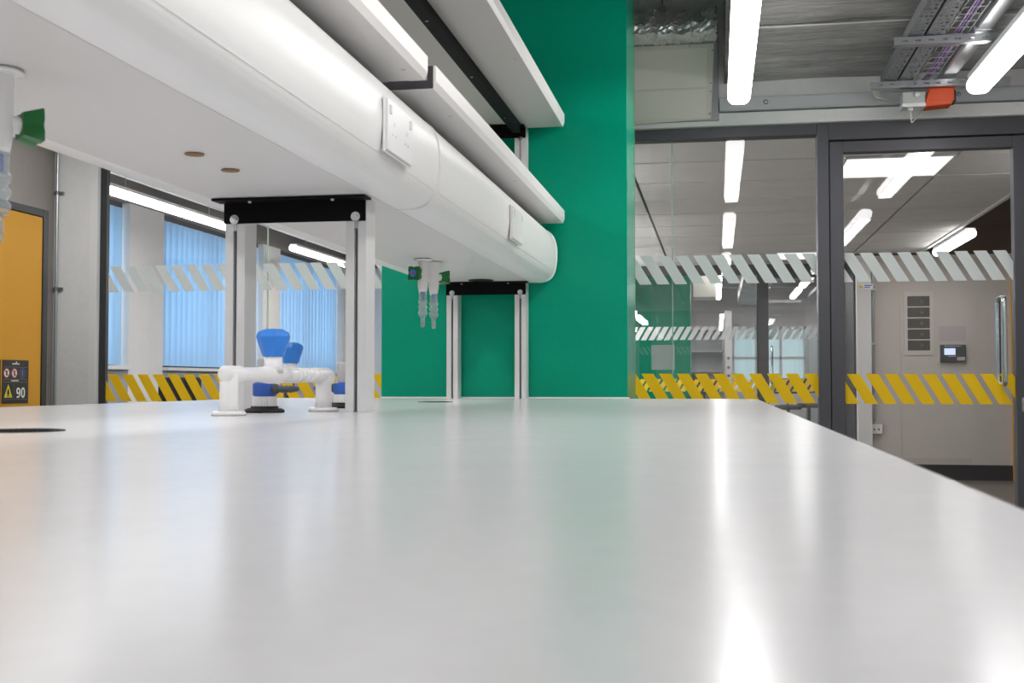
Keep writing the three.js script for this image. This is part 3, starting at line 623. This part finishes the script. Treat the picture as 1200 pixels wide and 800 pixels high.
// ---------------------------------------------------------------- ceiling services in the near lab
{
  const t = thing('steel_beam', 'grey steel channel along the wall above the glass partition', 'beam');
  mesh('channel', join([bx(0.02, XR - 0.01, 2.276, 2.282, ZG + 0.031, ZG + 0.105, 0.002), bx(0.02, XR - 0.01, 2.282, 2.334, ZG + 0.099, ZG + 0.105, 0.002), bx(0.02, XR - 0.01, 2.334, 2.34, ZG + 0.031, ZG + 0.105, 0.002)]), M.channel, t);
  for (const x of [0.24, 1.12, 2.0]) mesh('bolt', lathe([[0, 0], [0.012, 0], [0.012, 0.003], [0.008, 0.004], [0.008, 0.009], [0, 0.009]], 12).rotateX(Math.PI / 2).translate(x, 2.31, ZG + 0.105), M.zinc, t);
}
{
  const z = -5.7, t = thing('air_conditioning_unit', 'cream panelled ceiling unit wrapped in foil beside the green panel', 'air conditioner');
  mesh('casing', bx(-1.0, 0.018, 2.2334, 2.6185, -5.768, z - 0.006, 0.004), M.steel, t);
  mesh('fascia', join([prismZ([[-1.0, 2.198], [-0.02, 2.2406], [-0.003, 2.6062], [-1.0, 2.6134]], z - 0.006, z + 0.004, 0.001)]), M.creamEdge, t);
  mesh('panel', prismZ([[-0.985, 2.2365], [-0.047, 2.2457], [-0.04, 2.3864], [-0.985, 2.3802]], z + 0.004, z + 0.0095, 0.0015), M.cream, t);
  mesh('panel', prismZ([[-0.985, 2.3885], [-0.04, 2.3946], [-0.031, 2.5877], [-0.985, 2.5826]], z + 0.004, z + 0.0095, 0.0015), M.cream, t);
  for (const [x, y] of [[-0.026, 2.2642], [-0.02, 2.3720], [-0.02, 2.4131], [-0.012, 2.5723], [-0.12, 2.5990]]) mesh('screw', cyl(0.0035, 0.003, [x, y, z + 0.004], [x, y, z + 0.0065], 10), M.chrome, t);
  const g = new THREE.BoxGeometry(1.0, 0.13, 0.24, 84, 11, 20), p = g.attributes.position, moved = {};
  for (let i = 0; i < p.count; i++) {
    let X = p.getX(i), Y = p.getY(i), Z = p.getZ(i);
    const key = [X, Y, Z].map(v => Math.round(v * 1e4)).join();
    if (!moved[key]) { const sag = 0.012 * Math.sin(X * 23) * Math.sin(X * 41 + Z * 30); moved[key] = [(rnd() - 0.5) * 0.011, (rnd() - 0.5) * 0.011 + sag * (Y > 0 ? 1 : 0.4), (rnd() - 0.5) * 0.012 + sag]; }
    const m = moved[key];
    if (Y > -0.02 && Z > 0) Z -= (Y + 0.02) * 0.75;
    p.setXYZ(i, X + m[0], Y + m[1], Z + m[2]);
  }
  let f = g.toNonIndexed(); f.computeVertexNormals();
  f.translate(-0.49, 2.6801, -5.645);
  mesh('foil_wrap', f, M.crumple, t);
  mesh('hanger_rod', cyl(0.006, 0.006, [-0.25, 2.7264, -5.62], [-0.25, 3.05, -5.62], 10), M.zinc, t);
  mesh('hanger_bracket', prismZ([[-0.28, 2.7366], [-0.22, 2.7366], [-0.238, 2.78], [-0.262, 2.78]], -5.63, -5.61), M.zinc, t);
}
function cableTray(x0, x1, label) {
  const t = thing('cable_tray', label, 'cable tray', [0, 0, 0], 0, 'perforated steel cable trays');
  const hs = [], z0 = -5.56, z1 = -2.4, w = x1 - x0;
  for (let z = z0 + 0.03, k = 0; z < z1 - 0.03; z += 0.045, k++) for (const fx of k % 2 ? [0.28, 0.72] : [0.2, 0.5, 0.8]) { const cx = x0 + w * fx, a = 0.005, b = k % 2 ? 0.006 : 0.01; hs.push([[cx - a, z - b], [cx + a, z - b], [cx + a, z + b], [cx - a, z + b]]); }
  mesh('tray_base', prismY([[x0, z0], [x1, z0], [x1, z1], [x0, z1]], 2.336, 2.338, 0, hs), M.tray, t);
  for (const [a, b] of [[x0, x0 + 0.0016], [x1 - 0.0016, x1]]) mesh('side_flange', bx(a, b, 2.338, 2.375, z0, z1), M.tray, t);
}
cableTray(0.752, 0.812, 'perforated steel cable tray with white cables at its end');
cableTray(0.822, 0.886, 'perforated steel cable tray next to the purple cables');
{
  const t = thing('wire_basket_tray', 'wire basket tray carrying purple data cables', 'cable tray'), g = [];
  const x0 = 0.9, x1 = 0.98, zA = -5.56, zB = -2.4;
  for (const x of [x0, x0 + 0.027, x0 + 0.053, x1]) g.push(cyl(0.0018, 0.0018, [x, 2.339, zA], [x, 2.339, zB], 6));
  for (const x of [x0, x1]) g.push(cyl(0.0018, 0.0018, [x, 2.372, zA], [x, 2.372, zB], 6));
  for (let z = zA; z <= zB; z += 0.085) g.push(cyl(0.0018, 0.0018, [x0, 2.3375, z], [x1, 2.3375, z], 6), cyl(0.0018, 0.0018, [x0, 2.3375, z], [x0, 2.374, z], 6), cyl(0.0018, 0.0018, [x1, 2.3375, z], [x1, 2.374, z], 6));
  mesh('wire_mesh', join(g), M.zinc, t);
}
for (let k = 0; k < 3; k++) {
  const x = 0.936 + k * 0.0105, pts = []; for (let i = 0; i <= 12; i++) pts.push([x + 0.006 * Math.sin(i * 1.1), 2.3455, -5.57 + i * 0.26]);
  tag(mesh('data_cable', tube(pts, 0.0042, 60, 6), M.purple), 'purple data cable lying in the wire basket tray', 'cable', 'purple cables in the wire basket');
}
{
  const t = thing('air_duct', 'narrow silver duct hung next to the wire basket tray', 'duct');
  mesh('duct_body', bx(1.005, 1.075, 2.345, 2.405, -5.6, -2.4, 0.012), S('#c2c3c4', 0.3, 0.9), t);
  mesh('duct_joint', join([bx(1.0, 1.08, 2.34, 2.41, -4.79, -4.77, 0.003), bx(1.0, 1.08, 2.34, 2.41, -5.56, -5.54, 0.003)]), M.zinc, t);
}
function strut(z, x0, x1, label) {
  const t = thing('strut_channel', label, 'channel', [0, 0, 0], 0, 'slotted strut channels under the cable trays');
  const hs = []; for (let x = x0 + 0.03; x < x1 - 0.03; x += 0.05) hs.push([[x, 2.311], [x + 0.022, 2.311], [x + 0.022, 2.318], [x, 2.318]]);
  mesh('web', prismZ([[x0, 2.3], [x1, 2.3], [x1, 2.331], [x0, 2.331]], z + 0.018, z + 0.02, 0, hs), M.zinc, t);
  mesh('flange', bx(x0, x1, 2.329, 2.331, z - 0.02, z + 0.018), M.zinc, t);
  mesh('flange', bx(x0, x1, 2.3, 2.302, z - 0.02, z + 0.018), M.zinc, t);
  for (const x of [x0 + 0.117, x1 - 0.03]) mesh('hanger_rod', cyl(0.0045, 0.0045, [x, 2.331, z], [x, 2.43, z], 8), M.zinc, t);
}
strut(-5.5, 0.7, 1.3, 'slotted steel strut above the orange box');
strut(-4.8, 0.7, 1.3, 'steel strut crossing under the trays away from the orange box');
{
  const t = thing('junction_box', 'small grey junction box with a white sensor under the cable trays', 'junction box', [0.892, 2.222, -5.55]);
  mesh('box_body', bx(-0.05, 0.05, 0.0, 0.066, -0.05, 0.035, 0.005), M.boxGrey, t);
  mesh('lid', bx(-0.052, 0.052, -0.004, 0.014, -0.052, 0.038, 0.003), M.whitePlastic, t);
  mesh('sensor', lathe([[0, 0], [0.013, 0], [0.012, 0.014], [0.006, 0.02], [0, 0.021]], 16).rotateX(Math.PI / 2).translate(0.012, 0.05, 0.034), M.whitePlastic, t);
  mesh('gland', cyl(0.012, 0.012, [-0.01, -0.004, 0.0], [-0.01, -0.014, 0.0], 14), M.whitePlastic, t);
}
tag(mesh('sensor_cable', tube([[0.882, 2.2045, -5.55], [0.884, 2.17, -5.552], [0.886, 2.155, -5.555], [0.9, 2.168, -5.565], [0.93, 2.205, -5.6], [0.95, 2.24, -5.66], [0.955, 2.275, -5.7]], 0.0032, 40, 8), M.whiteCable), 'thin pale cable looping down from the grey junction box', 'cable');
{
  const t = thing('actuator_box', 'bright orange box fixed under the slotted strut', 'box', [1.005, 2.215, -5.55]);
  mesh('box_body', prismZ([[-0.062, 0], [0.05, 0.008], [0.062, 0.03], [0.062, 0.084], [-0.045, 0.084], [-0.062, 0.03]], -0.05, 0.04, 0.005), M.orange, t);
  mesh('lid_rim', bx(-0.063, 0.06, 0.026, 0.032, 0.036, 0.043, 0.001), M.orange, t);
  mesh('end_plate', bx(0.056, 0.07, 0.02, 0.075, -0.04, 0.03, 0.003), M.blackMatt, t);
}
for (let k = 0; k < 3; k++) { const o = k * 0.012; tag(mesh('looped_cable', tube([[0.766 + o, 2.3445, -5.46], [0.766 + o, 2.346, -5.56], [0.756 + o, 2.352, -5.595 - o], [0.738 + o, 2.345, -5.612 - o], [0.732 + o, 2.32, -5.622 - o], [0.745 + o, 2.298, -5.63 - o], [0.77 + o, 2.292, -5.634 - o]], 0.0045, 50, 8), M.whiteCable), 'white cable looping off the end of a perforated tray', 'cable', 'white cables at the tray end'); }

// ---------------------------------------------------------------- corridor: blinds and furniture
openings.forEach(([a, b], n) => {
  const t = thing('vertical_blind', ['blue vertical blind beside the pier next to the lab', 'blue vertical blind hanging between two white piers', 'blue vertical blind nearest the far lab'][n], 'blind', [0, 0, 0], 0, 'blue vertical blinds');
  mesh('head_rail', bx(XO - 0.1, XO - 0.05, 2.262, 2.298, a + 0.02, b - 0.02), M.frameDark, t);
  const arc = Array.from({ length: 9 }, (_, i) => [0.016 * Math.cos((i / 8 - 0.5) * Math.PI), (i / 8 - 0.5) * 0.134]);
  const g = prismY([...arc, ...arc.slice().reverse().map(([x, z]) => [x - 0.0012, z])], 1.1, 2.262);
  for (let z = a + 0.075; z < b - 0.06; z += 0.1) { const s = mesh('slat', g, M.blind, t); s.position.set(XO - 0.075, 0, z); s.rotation.y = -0.32 + (rnd() - 0.5) * 0.2; }
});
function officeChair(x, z, turn, label) {
  const t = thing('office_chair', label, 'chair', [x, 0, z], turn, 'black office chairs by the corridor windows');
  mesh('seat', bx(-0.24, 0.24, 0.44, 0.52, -0.24, 0.24, 0.03), M.chair, t);
  const b = bx(-0.23, 0.23, 0.56, 1.0, -0.27, -0.21, 0.028); mesh('backrest', b, M.chair, t);
  mesh('back_stem', bx(-0.03, 0.03, 0.4, 0.7, -0.3, -0.265, 0.008), M.blackMatt, t);
  mesh('gas_column', cyl(0.025, 0.025, [0, 0.1, 0], [0, 0.44, 0]), M.blackMatt, t);
  for (let k = 0; k < 5; k++) { const c = Math.cos(k * 1.2566), s = Math.sin(k * 1.2566); const l = mesh('base_leg', cyl(0.018, 0.012, [0, 0.1, 0], [0.3 * c, 0.075, 0.3 * s], 10), M.blackMatt, t); mesh('castor', cyl(0.03, 0.03, [0.3 * c - 0.02 * s, 0.03, 0.3 * s + 0.02 * c], [0.3 * c + 0.02 * s, 0.03, 0.3 * s - 0.02 * c], 14), M.blackMatt, l); }
  for (const s of [-1, 1]) mesh('armrest', join([bx(s * 0.27 - 0.025, s * 0.27 + 0.025, 0.68, 0.71, -0.12, 0.14, 0.01), bx(s * 0.27 - 0.012, s * 0.27 + 0.012, 0.46, 0.69, -0.02, 0.02)]), M.blackMatt, t);
}
officeChair(-3.45, -7.6, 2.6, 'black office chair under the blinds, behind the aluminium frame');
officeChair(-3.3, -9.4, 2.0, 'black office chair standing deeper in the corridor, by the middle blind');

// ---------------------------------------------------------------- corridor wall fittings
const ZW = -12.2;
{
  const t = thing('service_column', 'white boxed column at the corner of the beige corridor wall', 'column');
  mesh('column_face', bx(1.386, 1.525, 0, 2.239, ZW + 0.001, ZW + 0.09, 0.002), S('#dedcd9', 0.6), t);
}
{
  const t = thing('warning_sign', 'narrow white sign with a yellow triangle on the boxed column', 'sign', [1.47, 1.925, ZW + 0.092]);
  mesh('plate', bx(-0.075, 0.075, -0.028, 0.028, 0, 0.004), M.whitePlastic, t);
  mesh('triangle', prismZ([[-0.066, -0.018], [-0.024, -0.018], [-0.045, 0.02]], 0.004, 0.005), M.filmYellow, t);
  mesh('blue_print', join([bx(-0.01, 0.06, 0.004, 0.014, 0.004, 0.005), bx(-0.01, 0.045, -0.012, -0.004, 0.004, 0.005)]), M.blueDark, t);
}
{
  const t = thing('wall_conduit', 'vertical steel conduit down the beige wall to a socket', 'conduit', [1.55, 0, ZW + 0.014]);
  mesh('pipe', cyl(0.013, 0.013, [0, 0.55, 0], [0, 2.238, 0], 12), M.zinc, t);
  for (const y of [0.82, 1.35, 1.9]) mesh('saddle_clip', bx(-0.035, 0.035, y - 0.012, y + 0.012, -0.013, 0.016, 0.003), M.zinc, t);
}
{
  const t = thing('wall_socket', 'surface mounted socket below the conduit on the beige wall', 'socket', [1.57, 0.5, ZW]);
  mesh('box_body', bx(-0.058, 0.058, -0.05, 0.05, 0.0005, 0.04, 0.004), M.boxGrey, t);
  mesh('face_plate', bx(-0.054, 0.054, -0.046, 0.046, 0.04, 0.046, 0.002), M.whitePlastic, t);
  for (const x of [-0.022, 0.022]) mesh('pin_hole', bx(x - 0.006, x + 0.006, -0.014, 0.006, 0.046, 0.047), M.blackMatt, t);
}
{
  const t = thing('vent_panel', 'white framed vent panel with five dark openings on beige wall', 'vent', [1.99, 1.555, ZW]);
  mesh('frame', prismZ([[-0.14, -0.315], [0.14, -0.315], [0.14, 0.315], [-0.14, 0.315]], 0.0005, 0.012, 0, [[[-0.107, -0.274], [0.107, -0.274], [0.107, 0.274], [-0.107, 0.274]]]), S('#d0c9c1', 0.6), t);
  const dk = S('#4c463f', 0.5);
  for (let k = 0; k < 5; k++) { const y = -0.274 + k * 0.1096; const p = mesh('opening_panel', bx(-0.107, 0.107, y + 0.004, y + 0.1056, 0.0005, 0.004), dk, t); mesh('dial', cyl(0.016, 0.014, [0.03, y + 0.055, 0.004], [0.03, y + 0.055, 0.009], 14), S('#6b655d', 0.5), p); }
  mesh('divider', join([0, 1, 2, 3].map(k => bx(-0.107, 0.107, -0.274 + (k + 1) * 0.1096 - 0.004, -0.274 + (k + 1) * 0.1096 + 0.004, 0.0005, 0.012))), M.whitePlastic, t);
}
{
  const t = thing('access_terminal', 'dark wall terminal with a small lit screen on beige wall', 'terminal', [2.308, 1.253, ZW]);
  mesh('housing', bx(-0.12, 0.12, -0.086, 0.086, 0.0005, 0.05, 0.008), S('#3f4347', 0.4), t);
  mesh('screen', bx(-0.085, 0.02, -0.015, 0.05, 0.05, 0.052), S('#222831', 0.3, 0, { emissive: '#cfdcff', emissiveIntensity: 0.9 }), t);
  mesh('top_strip', bx(-0.085, 0.075, 0.068, 0.075, 0.05, 0.0515), M.boxGrey, t);
  mesh('label_plate', bx(0.035, 0.11, -0.07, -0.035, 0.05, 0.0515), M.boxGrey, t);
  mesh('button_strip', bx(-0.05, 0.025, -0.032, -0.024, 0.05, 0.0515), M.boxGrey, t);
}
tag(mesh('paper_sheet', bx(2.184, 2.438, 1.375, 1.524, ZW + 0.0005, ZW + 0.002), S('#bdb4b2', 0.8)), 'pale printed sheet fixed above the dark wall terminal', 'paper');

// ---------------------------------------------------------------- far lab
{
  const t = thing('green_panel', 'green panel standing in the far lab behind reversed stripes', 'panel');
  mesh('cladding', bx(-1.4, -0.31, 0, 2.54, -14.75, -14.3, 0.002), M.green, t);
  mesh('notice', bx(-0.78, -0.5, 1.12, 1.42, -14.299, -14.295), S('#a9b9b2', 0.5), t);
}
{
  const t = thing('ceiling_unit', 'pale ceiling unit beside the green panel in the far lab', 'air conditioner');
  mesh('casing', bx(-0.28, 0.0, 2.0, 2.4, -14.9, -14.35, 0.005), M.cream, t);
  mesh('foil_wrap', bx(-0.28, -0.01, 2.4, 2.52, -14.9, -14.4, 0.02), M.crumple, t);
}
{
  const t = thing('shelf_unit', 'tall white shelving at the end of the far lab', 'shelving');
  mesh('back_panel', bx(-0.5, 0.12, 0, 1.9, ZE + 0.005, ZE + 0.03), S('#cfd4d8', 0.6), t);
  for (const y of [0.4, 0.85, 1.15, 1.5, 1.88]) mesh('shelf_board', bx(-0.5, 0.12, y, y + 0.03, ZE + 0.03, ZE + 0.4), M.shelf, t);
  for (const x of [-0.5, 0.1]) mesh('side_upright', bx(x, x + 0.02, 0, 1.9, ZE + 0.03, ZE + 0.4), M.zinc, t);
}
{
  const t = thing('service_post', 'white post with round dark outlets in the far lab', 'post', [0.2, 0, -20.4]);
  mesh('post_body', bx(-0.06, 0.06, 0, 2.2, -0.06, 0.06, 0.004), M.whitePlastic, t);
  for (const y of [0.95, 1.08, 1.22, 1.38]) mesh('outlet', cyl(0.025, 0.025, [0, y, 0.06], [0, y, 0.066], 14), M.groove, t);
}
{
  const t = thing('far_bench', 'white bench in the far lab below the bright window', 'bench');
  mesh('worktop', bx(-1.8, 0.2, 0.87, 0.9, -19.4, -14.9, 0.003), M.bench, t);
  mesh('base_panel', bx(-1.7, 0.1, 0, 0.87, -19.3, -15.0), M.shelf, t);
}
[[-14.5, 'behind the far glass screen'], [-16.0, 'midway down the far lab'], [-17.9, 'near the far end window'], [-19.8, 'closest to the far end wall']].forEach(([z, w]) => {
  const t = thing('ceiling_beam', 'steel beam crossing the far lab ceiling, ' + w, 'beam', [0, 0, 0], 0, 'far lab ceiling beams');
  mesh('web', bx(-3.4, 3.4, 2.56, 2.75, z - 0.004, z + 0.004), M.steel, t);
  mesh('flange', bx(-3.4, 3.4, 2.545, 2.56, z - 0.06, z + 0.06), M.steel, t);
});
{
  const t = thing('foil_duct', 'foil wrapped duct running along the far lab ceiling', 'duct');
  mesh('duct_body', bx(0.35, 0.75, 2.3, 2.53, -20.6, -14.6, 0.03), M.foil, t);
  mesh('duct_band', join([-15.4, -17, -18.6].map(z => bx(0.345, 0.755, 2.295, 2.535, z - 0.03, z + 0.03, 0.01))), M.zinc, t);
}
{
  const t = thing('far_cable_tray', 'steel cable tray along the far lab ceiling above its door', 'cable tray');
  mesh('tray_base', bx(1.5, 1.75, 2.38, 2.385, -20.6, -14.2), M.steel, t);
  for (const x of [1.5, 1.745]) mesh('side_flange', bx(x, x + 0.005, 2.385, 2.43, -20.6, -14.2), M.steel, t);
  for (const z of [-14.8, -17, -19.4]) mesh('hanger_rod', cyl(0.006, 0.006, [1.62, 2.38, z], [1.62, 2.75, z], 8), M.zinc, t);
}
function stool(x, z, label) {
  const t = thing('lab_stool', label, 'stool', [x, 0, z], 0, 'dark stools in the far lab');
  mesh('seat', lathe([[0, 0.62], [0.16, 0.62], [0.175, 0.64], [0.165, 0.675], [0, 0.685]]), M.blackMatt, t);
  mesh('backrest', bx(-0.17, 0.17, 0.82, 1.02, -0.19, -0.15, 0.018), M.blackMatt, t);
  mesh('back_stem', cyl(0.012, 0.012, [0, 0.64, -0.12], [0, 0.9, -0.18], 8), M.blackMatt, t);
  mesh('column', cyl(0.022, 0.022, [0, 0.08, 0], [0, 0.63, 0]), M.blackMatt, t);
  mesh('foot_ring', new THREE.TorusGeometry(0.17, 0.009, 8, 30).rotateX(Math.PI / 2).translate(0, 0.3, 0), M.zinc, t);
  for (let k = 0; k < 5; k++) mesh('base_leg', cyl(0.015, 0.013, [0, 0.1, 0], [0.25 * Math.cos(k * 1.2566 + 0.3), 0.015, 0.25 * Math.sin(k * 1.2566 + 0.3)], 8), M.blackMatt, t);
}
stool(-0.15, -14.0, 'dark lab stool just inside the far lab screen, by the far green panel');
stool(0.9, -15.4, 'dark lab stool inside the far lab door');
stool(1.25, -16.6, 'dark lab stool in the far lab, beyond the door');
{
  const t = thing('storage_cupboard', 'grey glazed cupboard standing in the far lab', 'cupboard');
  mesh('carcass', bx(1.35, 2.3, 0, 1.75, -18.6, -18.1, 0.004), S('#98a0a3', 0.5), t);
  for (const [a, b] of [[1.37, 1.82], [1.84, 2.28]]) { const d = mesh('door', bx(a, b, 0.1, 1.72, -18.1, -18.08, 0.003), S('#a9b3b6', 0.3), t); mesh('handle', bx(b - 0.05, b - 0.035, 0.9, 1.1, -18.08, -18.06), M.zinc, d); }
}
// cupboards along the wall behind the camera, mirrored faintly in the glass
for (let k = 0; k < 3; k++) {
  const x = 0.9 + k * 0.82, t = thing('tall_cupboard', 'tall white two door cupboard against the lab end wall', 'cupboard', [x, 0, ZB - 0.26], Math.PI, 'tall cupboards');
  mesh('carcass', bx(-0.4, 0.4, 0.08, 2.0, -0.25, 0.22, 0.003), M.shelf, t);
  mesh('plinth', bx(-0.38, 0.38, 0, 0.08, -0.25, 0.18), M.skirting, t);
  for (const [a, b] of [[-0.398, -0.003], [0.003, 0.398]]) { const d = mesh('door', bx(a, b, 0.09, 1.99, 0.22, 0.238, 0.002), M.shelfLip, t); mesh('handle', bx(a < 0 ? -0.045 : 0.03, a < 0 ? -0.03 : 0.045, 1.0, 1.2, 0.238, 0.255, 0.003), M.zinc, d); }
}

scene.traverse(o => { if (o.isMesh) { o.castShadow = true; o.receiveShadow = true; } });
renderer.render(scene, camera);
